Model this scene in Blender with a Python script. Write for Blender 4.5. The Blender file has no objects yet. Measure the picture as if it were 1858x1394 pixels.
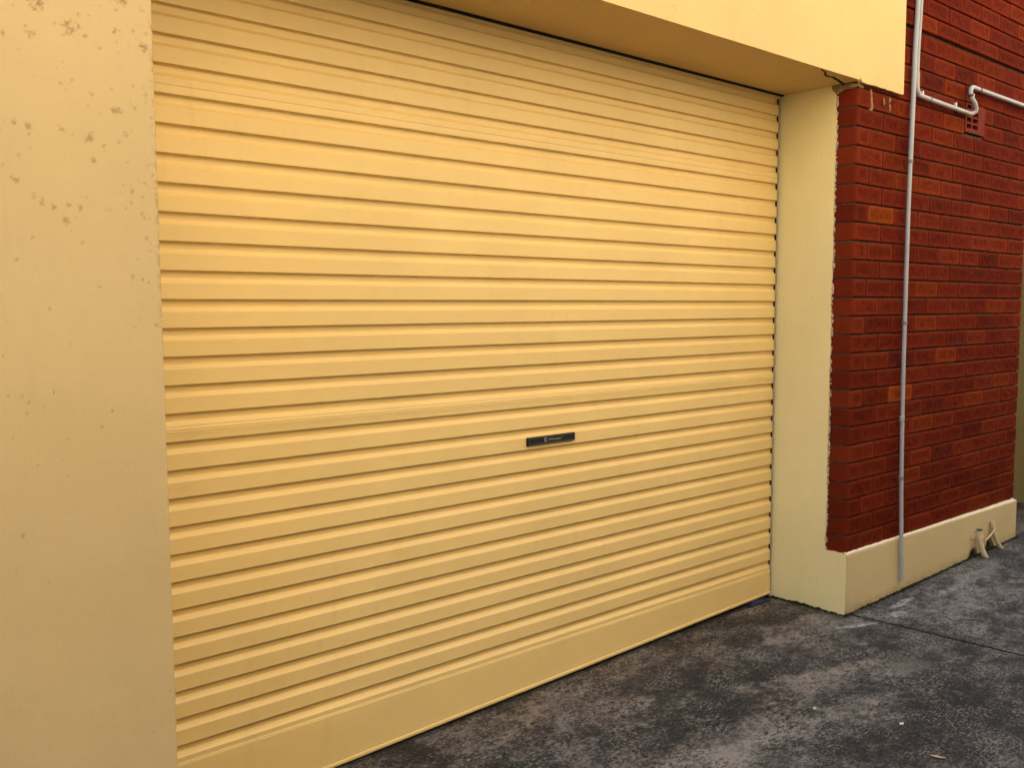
import bpy, bmesh, math, random
import numpy as np
from mathutils import Vector, Matrix
random.seed(7)
S = bpy.context.scene
COL = S.collection

# ------------------------------------------------------------------ camera, world, sun, exposure
cam_d = bpy.data.cameras.new("camera")
cam = bpy.data.objects.new("camera", cam_d)
COL.objects.link(cam)
cam_d.sensor_fit = 'HORIZONTAL'
cam_d.sensor_width = 36.0
cam_d.lens = 32.4186
cam_d.clip_start = 0.02
cam_d.clip_end = 500.0
_r, _u, _f = (0.756762, -0.65368, -0.003649), (0.057106, 0.060549, 0.99653), (0.651191, 0.754345, -0.083151)
cam.matrix_world = Matrix(((_r[0], _u[0], -_f[0], 0.0),
                           (_r[1], _u[1], -_f[1], -2.557957),
                           (_r[2], _u[2], -_f[2], 1.443224),
                           (0, 0, 0, 1)))
S.camera = cam

SUN_EL, SUN_AZ = math.radians(56), math.radians(8)      # azimuth from +Y towards +X: sun stands behind the facade
wd = bpy.data.worlds.new("World")
S.world = wd
wd.use_nodes = True
wn = wd.node_tree
bg = wn.nodes["Background"]
sky = wn.nodes.new("ShaderNodeTexSky")
sky.sky_type = 'NISHITA'
sky.sun_disc = False
sky.sun_elevation = SUN_EL
sky.sun_rotation = SUN_AZ
sky.dust_density = 1.0
hs = wn.nodes.new("ShaderNodeHueSaturation")
hs.inputs["Saturation"].default_value = 1.0
wn.links.new(sky.outputs[0], hs.inputs["Color"])
wn.links.new(hs.outputs[0], bg.inputs["Color"])
bg.inputs["Strength"].default_value = 0.14
sd = bpy.data.lights.new("sun", 'SUN')
sd.energy = 4.9
sd.angle = math.radians(0.5)
sd.color = (1.0, 0.93, 0.82)
sun = bpy.data.objects.new("sun", sd)
COL.objects.link(sun)
sun.location = (4, 4, 12)
_sv = Vector((math.sin(SUN_AZ) * math.cos(SUN_EL), math.cos(SUN_AZ) * math.cos(SUN_EL), math.sin(SUN_EL)))
sun.rotation_euler = _sv.to_track_quat('Z', 'Y').to_euler()
S.view_settings.view_transform = 'Standard'
S.view_settings.look = 'None'
S.view_settings.gamma = 1.0
S.view_settings.exposure = 2.14

# ------------------------------------------------------------------ numpy noise
def _hash(ix, iy, seed):
    h = (ix.astype(np.int64) * 374761393 + iy.astype(np.int64) * 668265263 + seed * 1442695041) & 0xffffffff
    h = ((h ^ (h >> 13)) * 1274126177) & 0xffffffff
    h = (h ^ (h >> 16)) & 0xffffffff
    return h / 4294967295.0
def vnoise(x, y, seed=0):
    x = np.asarray(x, float); y = np.asarray(y, float)
    ix = np.floor(x); iy = np.floor(y)
    fx = x - ix; fy = y - iy
    fx = fx * fx * (3 - 2 * fx); fy = fy * fy * (3 - 2 * fy)
    a = _hash(ix, iy, seed); b = _hash(ix + 1, iy, seed)
    c = _hash(ix, iy + 1, seed); d = _hash(ix + 1, iy + 1, seed)
    return (a * (1 - fx) + b * fx) * (1 - fy) + (c * (1 - fx) + d * fx) * fy
def fbm(x, y, seed=0, octv=4, gain=0.5):
    t = 0.0; a = 1.0; n = 0.0
    for o in range(octv):
        t = t + a * vnoise(x * 2 ** o, y * 2 ** o, seed + o * 17)
        n += a; a *= gain
    return t / n

# ------------------------------------------------------------------ helpers
def link(o, parent=None):
    COL.objects.link(o)
    if parent is not None:
        o.parent = parent
    return o
def tag(o, label=None, cat=None, group=None, kind=None):
    if label: o["label"] = label
    if cat: o["category"] = cat
    if group: o["group"] = group
    if kind: o["kind"] = kind
    return o
def empty(name, loc=(0, 0, 0)):
    o = bpy.data.objects.new(name, None)
    o.location = loc
    o.empty_display_size = 0.1
    return link(o)
def obj(name, bm, mat, parent=None, smooth=None, bevel=0.0, seg=2, shift=True):
    """link a bmesh (built in world coordinates) as one mesh object"""
    me = bpy.data.meshes.new(name)
    if bevel > 0:
        es = [e for e in bm.edges if len(e.link_faces) == 2 and e.calc_face_angle(0) > 0.5]
        bmesh.ops.bevel(bm, geom=es, offset=bevel, segments=seg, affect='EDGES', profile=0.5)
    bmesh.ops.recalc_face_normals(bm, faces=bm.faces)
    if parent is not None and shift:
        bmesh.ops.translate(bm, verts=bm.verts, vec=-origin(parent))
    bm.to_mesh(me); bm.free()
    me.materials.append(mat)
    if smooth is not None:
        me.shade_smooth()
        me.set_sharp_from_angle(angle=math.radians(smooth))
    return link(bpy.data.objects.new(name, me), parent)
def origin(o):
    v = Vector((0, 0, 0))
    while o is not None:
        v += o.location; o = o.parent
    return v
def box(bm, x0, x1, y0, y1, z0, z1):
    vs = [bm.verts.new(p) for p in ((x0, y0, z0), (x1, y0, z0), (x1, y1, z0), (x0, y1, z0),
                                    (x0, y0, z1), (x1, y0, z1), (x1, y1, z1), (x0, y1, z1))]
    for q in ((0, 1, 5, 4), (1, 2, 6, 5), (2, 3, 7, 6), (3, 0, 4, 7), (4, 5, 6, 7), (3, 2, 1, 0)):
        bm.faces.new([vs[i] for i in q])
def bxm(*a):
    bm = bmesh.new(); box(bm, *a); return bm
def prism(bm, pts, axis, a0, a1):
    """closed polygon pts (2-D) extruded along axis from a0 to a1"""
    def P(p, a):
        return (a, p[0], p[1]) if axis == 'x' else ((p[0], a, p[1]) if axis == 'y' else (p[0], p[1], a))
    A = [bm.verts.new(P(p, a0)) for p in pts]
    B = [bm.verts.new(P(p, a1)) for p in pts]
    n = len(pts)
    for i in range(n):
        bm.faces.new((A[i], A[(i + 1) % n], B[(i + 1) % n], B[i]))
    bm.faces.new(A[::-1]); bm.faces.new(B)
def smooth_path(pts, n=6):
    P = [Vector(p) for p in pts]
    out = []
    for i in range(len(P) - 1):
        p0 = P[max(i - 1, 0)]; p1 = P[i]; p2 = P[i + 1]; p3 = P[min(i + 2, len(P) - 1)]
        for k in range(n):
            t = k / n
            out.append(0.5 * ((2 * p1) + (-p0 + p2) * t + (2 * p0 - 5 * p1 + 4 * p2 - p3) * t * t + (-p0 + 3 * p1 - 3 * p2 + p3) * t ** 3))
    out.append(P[-1])
    return out
def tube(bm, path, r, seg=14, cap=True):
    rr = r if isinstance(r, (list, tuple)) else [r] * len(path)
    path = [Vector(p) for p in path]
    t0 = (path[1] - path[0]).normalized()
    up = Vector((0, 1, 0)) if abs(t0.y) < 0.9 else Vector((1, 0, 0))
    nrm = (up - t0 * up.dot(t0)).normalized()
    rings = []
    for i, p in enumerate(path):
        t = (path[min(i + 1, len(path) - 1)] - path[max(i - 1, 0)]).normalized()
        nrm = (nrm - t * nrm.dot(t)).normalized()
        bn = t.cross(nrm)
        rings.append([bm.verts.new(p + (nrm * math.cos(2 * math.pi * k / seg) + bn * math.sin(2 * math.pi * k / seg)) * rr[i]) for k in range(seg)])
    for a, b in zip(rings, rings[1:]):
        for k in range(seg):
            bm.faces.new((a[k], a[(k + 1) % seg], b[(k + 1) % seg], b[k]))
    if cap:
        bm.faces.new(rings[0][::-1]); bm.faces.new(rings[-1])
def gridmesh(name, V, nu, nv, mat, parent=None, attrs=None, smooth=40):
    """V: (nu*nv,3) array in row-major (v outer)"""
    if parent is not None:
        V = V - np.array(origin(parent))
    me = bpy.data.meshes.new(name)
    i = np.arange(nu * nv).reshape(nv, nu)
    q = np.stack([i[:-1, :-1], i[:-1, 1:], i[1:, 1:], i[1:, :-1]], -1).reshape(-1, 4)
    me.vertices.add(len(V)); me.vertices.foreach_set("co", V.astype(np.float32).ravel())
    me.loops.add(q.size); me.loops.foreach_set("vertex_index", q.astype(np.int32).ravel())
    me.polygons.add(len(q)); me.polygons.foreach_set("loop_start", (np.arange(len(q)) * 4).astype(np.int32))
    me.update(calc_edges=True)
    for k, a in (attrs or {}).items():
        at = me.attributes.new(k, 'FLOAT', 'POINT')
        at.data.foreach_set("value", a.astype(np.float32).ravel())
    me.materials.append(mat)
    me.shade_smooth()
    return link(bpy.data.objects.new(name, me), parent)

# ------------------------------------------------------------------ materials
class NT:
    def __init__(s, name):
        s.m = bpy.data.materials.new(name); s.m.use_nodes = True
        s.t = s.m.node_tree; s.b = s.t.nodes["Principled BSDF"]
        s.geo = s.t.nodes.new("ShaderNodeNewGeometry")
    def n(s, typ, **kw):
        nd = s.t.nodes.new(typ)
        for k, v in kw.items(): setattr(nd, k, v)
        return nd
    def l(s, a, b): s.t.links.new(a, b)
    def pos(s, scale=(1, 1, 1)):
        mp = s.n("ShaderNodeMapping"); mp.inputs["Scale"].default_value = scale
        s.l(s.geo.outputs["Position"], mp.inputs["Vector"]); return mp.outputs[0]
    def noise(s, scale, detail=4, rough=0.55, stretch=(1, 1, 1), dist=0.0):
        nd = s.n("ShaderNodeTexNoise"); nd.inputs["Scale"].default_value = scale
        nd.inputs["Detail"].default_value = detail; nd.inputs["Roughness"].default_value = rough
        nd.inputs["Distortion"].default_value = dist
        s.l(s.pos(stretch), nd.inputs["Vector"]); return nd.outputs[0]
    def ramp(s, fac, stops, interp='LINEAR'):
        r = s.n("ShaderNodeValToRGB"); r.color_ramp.interpolation = interp
        e = r.color_ramp.elements
        while len(e) > 1: e.remove(e[-1])
        e[0].position = stops[0][0]; e[0].color = (*stops[0][1], 1)
        for p, c in stops[1:]:
            x = e.new(p); x.color = (*c, 1)
        s.l(fac, r.inputs[0]); return r.outputs[0]
    def mix(s, fac, a, b, mode='MIX'):
        m = s.n("ShaderNodeMix", data_type='RGBA', blend_type=mode)
        for sock, v in ((m.inputs[0], fac), (m.inputs[6], a), (m.inputs[7], b)):
            if isinstance(v, (int, float)): sock.default_value = v
            elif isinstance(v, tuple): sock.default_value = (*v, 1)
            else: s.l(v, sock)
        return m.outputs[2]
    def math(s, op, a, b=0.0, c=0.0, clamp=False):
        m = s.n("ShaderNodeMath", operation=op); m.use_clamp = clamp
        for i, v in enumerate((a, b, c)):
            if isinstance(v, (int, float)): m.inputs[i].default_value = v
            else: s.l(v, m.inputs[i])
        return m.outputs[0]
    def rng(s, v, a, b, c, d):
        m = s.n("ShaderNodeMapRange"); s.l(v, m.inputs[0])
        for i, x in enumerate((a, b, c, d)): m.inputs[i + 1].default_value = x
        return m.outputs[0]
    def attr(s, name, out="Fac"):
        a = s.n("ShaderNodeAttribute"); a.attribute_name = name; return a.outputs[out]
    def bump(s, h, dist, strength=1.0):
        b = s.n("ShaderNodeBump"); b.inputs["Distance"].default_value = dist; b.inputs["Strength"].default_value = strength
        s.l(h, b.inputs["Height"]); s.l(b.outputs[0], s.b.inputs["Normal"])
    def col(s, c):
        if isinstance(c, tuple): s.b.inputs["Base Color"].default_value = (*c, 1)
        else: s.l(c, s.b.inputs["Base Color"])
    def rough(s, v):
        if isinstance(v, (int, float)): s.b.inputs["Roughness"].default_value = v
        else: s.l(v, s.b.inputs["Roughness"])
    def spec(s, v): s.b.inputs["Specular IOR Level"].default_value = v

def plain(name, c, rough=0.6, metal=0.0, var=0.15, scale=20, bump=0.0):
    t = NT(name)
    f = t.noise(scale, 5, 0.6)
    lo = tuple(x * (1 - var) for x in c); hi = tuple(min(1, x * (1 + var)) for x in c)
    t.col(t.ramp(f, [(0.3, lo), (0.7, hi)]))
    t.rough(rough); t.b.inputs["Metallic"].default_value = metal
    if rough > 0.7: t.spec(0.15)
    if bump: t.bump(t.noise(scale * 6, 4, 0.6), bump)
    return t.m

CREAM = (0.70, 0.51, 0.225)
# rendered, painted wall
def render_mat(name, c, stain=False):
    t = NT(name)
    big = t.noise(1.6, 5, 0.55); fine = t.noise(70, 5, 0.65); med = t.noise(9, 4, 0.6)
    k = t.mix(t.rng(big, 0.3, 0.7, 0, 1), tuple(x * 0.93 for x in c), tuple(min(1, x * 1.05) for x in c))
    k = t.mix(t.rng(med, 0.35, 0.75, 0, 0.22), k, tuple(x * y for x, y in zip(c, (0.88, 0.86, 0.8))))
    if stain:
        st = t.math('MULTIPLY', t.attr("stain"), t.rng(t.noise(260, 4, 0.7), 0.3, 0.62, 0.25, 1.0), clamp=True)
        k = t.mix(t.math('MULTIPLY', st, 0.95), k, (0.26, 0.150, 0.052))
    stk = t.math('MULTIPLY', t.rng(t.noise(9, 6, 0.65, (1.0, 1.0, 0.13)), 0.52, 0.74, 0, 0.26), t.rng(t.noise(1.9, 3, 0.5), 0.4, 0.62, 0.0, 1.0))
    k = t.mix(stk, k, tuple(x * y for x, y in zip(c, (0.70, 0.70, 0.72))))
    scf = t.rng(t.noise(75, 2, 0.5, (1.0, 1.0, 0.5)), 0.735, 0.765, 0, 0.55)
    k = t.mix(scf, k, tuple(x * y for x, y in zip(c, (0.45, 0.42, 0.42))))
    k = t.mix(t.attr("pale"), k, (0.74, 0.67, 0.50))
    dirt = t.attr("dirt")
    d2 = t.math('MULTIPLY', dirt, t.rng(t.noise(38, 6, 0.7), 0.35, 0.65, 0.0, 1.0), clamp=True)
    k = t.mix(d2, k, (0.10, 0.095, 0.06))
    t.col(k); t.rough(0.72); t.spec(0.3)
    h = t.math('ADD', t.math('MULTIPLY', fine, 0.5), t.math('MULTIPLY', t.noise(24, 4, 0.5), 1.0))
    t.bump(h, 0.0022, 0.55)
    return t.m
M_WALL = render_mat("wall_render", (0.62, 0.47, 0.235), True)
M_BEAM = render_mat("beam_render", CREAM)
M_PLINTH = render_mat("plinth_render", (0.54, 0.44, 0.25))
M_REVEAL = render_mat("reveal_render", (0.84, 0.735, 0.39))

def door_mat():
    t = NT("door_paint")
    c = (0.79, 0.592, 0.255)
    big = t.noise(2.2, 5, 0.6, (1, 1, 1.6)); sm = t.noise(28, 5, 0.7, (0.35, 1, 1.4))
    k = t.mix(t.rng(big, 0.35, 0.7, 0, 1), tuple(x * 0.95 for x in c), tuple(x * 1.04 for x in c))
    k = t.mix(t.rng(sm, 0.52, 0.8, 0, 0.22), k, tuple(x * y for x, y in zip(c, (0.80, 0.80, 0.85))))
    st = t.math('MULTIPLY', t.rng(t.noise(16, 6, 0.7, (1.0, 1, 0.22)), 0.54, 0.72, 0, 0.30), t.rng(t.noise(1.3, 4, 0.6), 0.42, 0.65, 0.15, 1))
    k = t.mix(st, k, tuple(x * y for x, y in zip(c, (0.72, 0.70, 0.72))))
    sp = t.rng(t.noise(120, 3, 0.5), 0.72, 0.76, 0, 0.4)
    k = t.mix(sp, k, (0.30, 0.20, 0.09))
    t.col(k)
    t.rough(t.rng(sm, 0.3, 0.7, 0.40, 0.52)); t.spec(0.45)
    t.bump(t.noise(5, 3, 0.5, (0.35, 1, 1)), 0.0022, 0.4)
    return t.m
M_DOOR = door_mat()

def brick_mat():
    t = NT("brick")
    c = t.attr("tint", "Color")
    n = t.noise(38, 6, 0.7); n2 = t.noise(160, 4, 0.65); n3 = t.noise(9, 4, 0.6)
    core = t.attr("core")
    k = t.mix(t.math('MULTIPLY', t.rng(n, 0.40, 0.62, 0, 1.0), t.math('ADD', t.math('MULTIPLY', core, 0.40), 0.15)), c, t.mix(1.0, c, (0.36, 0.30, 0.32), 'MULTIPLY'))
    k = t.mix(t.rng(t.noise(24, 3, 0.5), 0.5, 0.75, 0, 0.5), k, t.mix(1.0, c, (1.25, 1.4, 1.2), 'MULTIPLY'))
    k = t.mix(t.math('MULTIPLY', t.rng(n2, 0.50, 0.70, 0, 0.40), core), k, (0.030, 0.006, 0.004))
    k = t.mix(t.math('MULTIPLY', t.math('SUBTRACT', 1.0, core), 0.30), k, t.mix(1.0, c, (1.35, 1.7, 1.5), 'MULTIPLY'))
    k = t.mix(t.rng(n3, 0.62, 0.8, 0, 0.09), k, (0.24, 0.12, 0.08))
    t.col(k); t.rough(0.9); t.spec(0.03)
    t.bump(t.math('ADD', n2, t.math('MULTIPLY', n, 1.3)), 0.003, 0.6)
    return t.m
M_BRICK = brick_mat()
M_MORTAR = plain("mortar", (0.085, 0.06, 0.045), 0.95, 0, 0.5, 45, 0.003)
M_MORTAR_TAN = plain("mortar_tan", (0.34, 0.235, 0.125), 0.9, 0, 0.35, 60, 0.003)
M_PIPE = plain("pvc_grey", (0.37, 0.385, 0.395), 0.42, 0, 0.06, 14)
M_PIPE_D = plain("pvc_joint", (0.19, 0.18, 0.17), 0.5, 0, 0.1, 20)
M_PIPE_CREAM = plain("painted_pipe", (0.62, 0.50, 0.30), 0.6, 0, 0.2, 40, 0.002)
M_BAND = plain("dark_band", (0.06, 0.05, 0.04), 0.7)
M_BLACK = plain("black_plastic", (0.004, 0.004, 0.004), 0.55, 0, 0.2, 30)
M_RUBBER = plain("black_rubber", (0.012, 0.012, 0.012), 0.75)  # also blackens the strip painted as shade at the door head
M_STEEL = plain("galvanised_steel", (0.42, 0.42, 0.41), 0.42, 0.8, 0.2, 40)
M_DARK = plain("black_shade_and_blocker", (0.012, 0.011, 0.010), 0.9)
M_SILVER = plain("handle_lettering", (0.36, 0.36, 0.35), 0.4)
M_VENT = plain("terracotta", (0.145, 0.018, 0.007), 0.85, 0, 0.25, 50, 0.002)
M_BROWN = plain("brown_timber", (0.06, 0.038, 0.022), 0.7, 0, 0.3, 30, 0.002)
M_MOSS = plain("moss", (0.022, 0.026, 0.012), 0.95, 0, 0.7, 120, 0.004)
M_LEAF = plain("dry_leaf", (0.46, 0.27, 0.19), 0.7, 0, 0.3, 200)
M_LEAF2 = plain("yellow_leaf", (0.40, 0.19, 0.04), 0.7, 0, 0.3, 200)
M_PAPER = plain("white_chip", (0.66, 0.65, 0.61), 0.8, 0, 0.1, 90)
M_BLUE = plain("blue_plastic", (0.005, 0.009, 0.075), 0.4, 0, 0.4, 60)
M_CRACK = plain("crack", (0.035, 0.022, 0.012), 0.95)
M_SOIL = plain("soil", (0.03, 0.027, 0.022), 0.95, 0, 0.5, 5, 0.01)

def concrete_mat():
    t = NT("weathered_concrete")
    a = t.noise(1.7, 9, 0.62, (0.8, 1.25, 1), 0.4)
    b = t.noise(7.5, 10, 0.70, (0.75, 1.35, 1), 0.3)
    c = t.noise(34, 9, 0.74)
    d = t.noise(130, 6, 0.7)
    v = t.math('ADD', t.math('MULTIPLY', a, 0.24), t.math('MULTIPLY', b, 0.34))
    v = t.math('ADD', v, t.math('MULTIPLY', c, 0.28))
    v = t.math('ADD', v, t.math('MULTIPLY', d, 0.14))
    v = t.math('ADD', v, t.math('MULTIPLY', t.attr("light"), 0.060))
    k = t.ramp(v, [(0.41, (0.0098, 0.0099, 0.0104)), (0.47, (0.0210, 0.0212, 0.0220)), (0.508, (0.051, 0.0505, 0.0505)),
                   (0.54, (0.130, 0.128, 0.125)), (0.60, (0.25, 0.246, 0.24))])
    warm = t.math('MULTIPLY', t.attr("brown"), t.rng(t.noise(5, 5, 0.6), 0.35, 0.6, 0.3, 1.0), clamp=True)
    k = t.mix(warm, k, t.mix(1.0, k, (1.25, 0.93, 0.70), 'MULTIPLY'))
    grn = t.rng(t.noise(3.3, 5, 0.6, (1, 1, 1)), 0.56, 0.7, 0, 0.55)
    k = t.mix(grn, k, t.mix(1.0, k, (0.92, 0.98, 0.78), 'MULTIPLY'))
    lf = t.math('MULTIPLY', t.rng(t.noise(92, 7, 0.74, (0.8, 1.25, 1)), 0.50, 0.575, 0, 1), t.rng(t.noise(5.5, 6, 0.65), 0.43, 0.58, 0.08, 0.9))
    k = t.mix(lf, k, (0.228, 0.225, 0.219))
    df = t.math('MULTIPLY', t.rng(t.noise(66, 7, 0.76, (0.75, 1.3, 1)), 0.50, 0.565, 0, 1), t.rng(t.noise(4.2, 6, 0.65), 0.40, 0.56, 0.25, 0.97))
    k = t.mix(df, k, (0.011, 0.0115, 0.012))
    pits = t.rng(t.noise(85, 3, 0.6, (0.7, 1.2, 1)), 0.655, 0.70, 0, 0.85)
    k = t.mix(pits, k, (0.010, 0.010, 0.010))
    grit = t.rng(t.noise(190, 2, 0.5), 0.71, 0.75, 0, 0.7)
    k = t.mix(grit, k, (0.22, 0.215, 0.21))
    sm = t.attr("smear")
    s2 = t.math('MULTIPLY', sm, t.rng(t.noise(26, 8, 0.75), 0.38, 0.56, 0.0, 1.0), clamp=True)
    k = t.mix(s2, k, (0.33, 0.335, 0.34))
    k = t.mix(t.math('MULTIPLY', t.attr("patch"), t.rng(t.noise(60, 6, 0.7), 0.35, 0.6, 0.85, 0.25)), k, (0.105, 0.100, 0.086))
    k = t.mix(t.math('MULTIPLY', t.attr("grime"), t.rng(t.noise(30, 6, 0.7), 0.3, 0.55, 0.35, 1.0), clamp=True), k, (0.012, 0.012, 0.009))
    t.col(k); t.rough(t.rng(b, 0.35, 0.7, 0.72, 0.9)); t.spec(0.3)
    h = t.math('ADD', t.math('MULTIPLY', c, 0.9), t.math('MULTIPLY', d, 0.5))
    h = t.math('ADD', h, t.math('MULTIPLY', b, 0.9))
    h = t.math('SUBTRACT', h, t.math('MULTIPLY', pits, 0.5))
    t.bump(h, 0.010, 0.8)
    return t.m
M_CONC = concrete_mat()

# ------------------------------------------------------------------ ground
def zg(x):
    return 0.002 + 0.0205 * (np.clip(x, -12, 16) - 3.9)
def add_ground():
    xs = np.linspace(-150, 150, 61); ys = np.linspace(-150, 150, 61)
    X, Y = np.meshgrid(xs, ys)
    Z = zg(X) - 0.05
    gridmesh("ground", np.stack([X.ravel(), Y.ravel(), Z.ravel()], -1), 61, 61, M_SOIL)["kind"] = "structure"
add_ground()

def jx(y):                                   # the control joint runs slightly askew
    return 3.930 - 0.0733 * (y + 0.13)
def ellipse(X, Y, cx, cy, rx, ry, ang=0.0, wob=0.35, seed=3, soft=0.35):
    c, s = math.cos(ang), math.sin(ang)
    u = ((X - cx) * c + (Y - cy) * s) / rx; v = (-(X - cx) * s + (Y - cy) * c) / ry
    r = np.sqrt(u * u + v * v) + wob * 2 * (fbm(X * 22, Y * 22, seed, 4, 0.6) - 0.5)
    return np.clip((1 - r) / soft, 0, 1)
def slab(name, xs, ys, left):
    X, Y = np.meshgrid(xs, ys)
    if left:                                  # stretch so the right edge follows the joint
        X = X + (jx(Y) - 0.005 - xs[-1]) * np.clip((X - 2.2) / (xs[-1] - 2.2), 0, 1)
    else:
        X = X + (jx(Y) + 0.005 - xs[0]) * np.clip((xs[-1] - X) / (xs[-1] - xs[0]), 0, 1) ** 3
    Z = zg(X)
    near = np.exp(-np.clip(-Y - 2.2, 0, 10) * 3)
    h = 0.007 * (fbm(X * 3.0, Y * 3.0, 5, 3) - 0.5) + 0.0032 * (fbm(X * 22, Y * 26, 9, 4, 0.6) - 0.5) + 0.0022 * (fbm(X * 95, Y * 95, 31, 2) - 0.5)
    edge = np.minimum(1, np.abs(X - jx(Y)) / 0.012)
    Z = Z + h * near - 0.004 * (1 - edge)
    brown = np.clip(1 - (-Y - 0.02) / 0.42, 0, 1) * np.clip((X - 1.4) / 0.7, 0, 1) + 0.25 * ellipse(X, Y, 3.0, -0.5, 0.9, 0.35, 0, .5, 8)
    brown = np.clip(brown, 0, 1)
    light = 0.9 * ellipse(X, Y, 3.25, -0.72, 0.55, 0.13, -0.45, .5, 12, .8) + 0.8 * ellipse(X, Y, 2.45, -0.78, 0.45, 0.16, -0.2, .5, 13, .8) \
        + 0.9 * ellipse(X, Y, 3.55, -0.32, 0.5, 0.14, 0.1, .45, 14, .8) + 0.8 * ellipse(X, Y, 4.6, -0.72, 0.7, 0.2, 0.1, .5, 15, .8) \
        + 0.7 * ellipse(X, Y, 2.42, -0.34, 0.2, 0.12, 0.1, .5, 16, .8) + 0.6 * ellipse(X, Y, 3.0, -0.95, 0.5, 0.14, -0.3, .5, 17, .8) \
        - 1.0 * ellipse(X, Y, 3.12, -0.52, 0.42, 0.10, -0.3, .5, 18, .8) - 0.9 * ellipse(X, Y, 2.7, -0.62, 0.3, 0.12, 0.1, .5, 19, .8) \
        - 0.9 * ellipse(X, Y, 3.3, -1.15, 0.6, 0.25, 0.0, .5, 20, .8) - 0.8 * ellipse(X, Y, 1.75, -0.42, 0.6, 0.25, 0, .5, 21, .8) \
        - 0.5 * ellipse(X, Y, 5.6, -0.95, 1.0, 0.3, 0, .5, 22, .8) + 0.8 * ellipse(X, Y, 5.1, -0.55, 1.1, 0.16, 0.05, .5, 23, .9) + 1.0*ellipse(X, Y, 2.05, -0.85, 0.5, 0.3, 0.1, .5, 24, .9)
    smear = ellipse(X, Y, 4.27, -0.487, 0.13, 0.022, 0.03, .5, 25, .3) + ellipse(X, Y, 4.10, -0.55, 0.09, 0.035, -0.2, .5, 26, .4) \
        + ellipse(X, Y, 3.83, -0.50, 0.11, 0.028, -0.35, .5, 27, .4) + 0.7 * ellipse(X, Y, 4.62, -0.56, 0.2, 0.03, 0.0, .6, 28, .5)
    patch = ellipse(X, Y, 3.575, -0.875, 0.09, 0.05, -0.5, .28, 29, .12)
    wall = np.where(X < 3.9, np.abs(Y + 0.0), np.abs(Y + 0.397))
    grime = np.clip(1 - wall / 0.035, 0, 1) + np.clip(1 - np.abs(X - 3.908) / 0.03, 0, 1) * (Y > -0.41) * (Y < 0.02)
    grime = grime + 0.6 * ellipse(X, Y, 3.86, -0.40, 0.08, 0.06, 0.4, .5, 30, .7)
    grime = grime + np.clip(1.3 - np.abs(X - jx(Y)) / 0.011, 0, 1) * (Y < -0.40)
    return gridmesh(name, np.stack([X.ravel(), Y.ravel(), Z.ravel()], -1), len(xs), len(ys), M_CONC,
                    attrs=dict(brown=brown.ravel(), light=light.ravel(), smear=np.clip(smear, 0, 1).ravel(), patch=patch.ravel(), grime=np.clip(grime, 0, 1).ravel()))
_ys = np.concatenate([np.linspace(-7.0, -2.3, 10)[:-1], np.linspace(-2.3, -1.62, 30)[:-1], np.arange(-1.62, 0.30, 0.007)])
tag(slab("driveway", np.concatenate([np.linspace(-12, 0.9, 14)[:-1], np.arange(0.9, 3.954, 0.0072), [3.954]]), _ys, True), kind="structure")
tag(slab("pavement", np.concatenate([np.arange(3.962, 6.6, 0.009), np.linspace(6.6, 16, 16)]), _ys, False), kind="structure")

# ------------------------------------------------------------------ rendered wall left of the door
SPOTS = [(.486,2.014,.0058),(.548,2.022,.0074),(.53,2.037,.0029),(.53,2.026,.0029),(.515,1.987,.0035),(.587,2.052,.0024),(.618,2.05,.0136),(.637,2.08,.0045),(.647,2.035,.0055),(.718,2.107,.0062),(.723,2.06,.0047),(.715,2.036,.0047),(.751,2.068,.0038),(.753,2.049,.0038),(.781,2.066,.0048),(.776,2.034,.0095),(.741,2.028,.0025),(.682,2.077,.0025),(.72,1.987,.0025),(.594,1.929,.0045),(.658,1.911,.0046),(.633,1.888,.0031),(.589,1.89,.0012),(.704,1.883,.0094),(.749,1.944,.0038),(.776,1.928,.0058),(.742,1.906,.0047),(.749,1.896,.0038),(.483,1.834,.0044),(.499,1.836,.005),(.526,1.83,.0059),(.528,1.813,.0024),(.593,1.831,.0061),(.618,1.823,.0043),(.651,1.818,.0084),(.679,1.806,.0038),(.682,1.793,.0031),(.684,1.845,.0025),(.738,1.847,.0038),(.735,1.815,.0025),(.657,1.769,.0047),(.73,1.773,.0025),(.474,1.745,.0038),(.497,1.719,.0083),(.527,1.687,.0072),(.765,1.732,.0048),(.718,1.721,.0025),(.739,1.709,.0048),(.711,1.706,.0032),(.759,1.699,.0039),(.508,2.073,.0023),(.555,2.089,.0132),(.731,2.128,.0093),(.61,1.78,.0015),(.527,1.799,.0012),(.491,1.773,.0015),(.758,1.66,.005),(.76,1.653,.0043),(.771,1.667,.0022),(.774,1.651,.0029),(.766,1.604,.0036),(.776,1.592,.0029),(.774,1.577,.0036),(.784,1.587,.0022),(.792,1.583,.0018),(.774,1.555,.0022),(.754,1.51,.0025),(.775,1.466,.0018),(.741,1.457,.0022),(.746,1.419,.0025),(.782,1.404,.004),(.464,1.259,.0023),(.49,1.256,.0035),(.504,1.242,.0024),(.546,1.238,.0024),(.57,1.229,.0024),(.531,1.229,.0018),(.5,1.219,.0024),(.482,1.196,.0018),(.469,1.169,.0024),(.489,1.155,.0024),(.515,1.105,.003),(.673,1.211,.0025),(.65,1.177,.0025),(.678,1.171,.0025),(.575,1.073,.0024),(.48,.954,.0054),(.462,.884,.0018),(.676,.751,.0039),(.759,.815,.002),(.489,1.721,.0046),(.53,1.684,.007),(.546,1.673,.007),(.567,1.663,.0059),(.601,1.669,.0071),(.623,1.666,.006),(.594,1.635,.006),(.526,1.596,.0035),(.626,1.589,.0036),(.687,1.665,.0049),(.492,1.549,.0035),(.657,1.493,.0037),(.552,1.444,.0036),(.73,1.518,.005),(.744,1.556,.005)]
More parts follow.
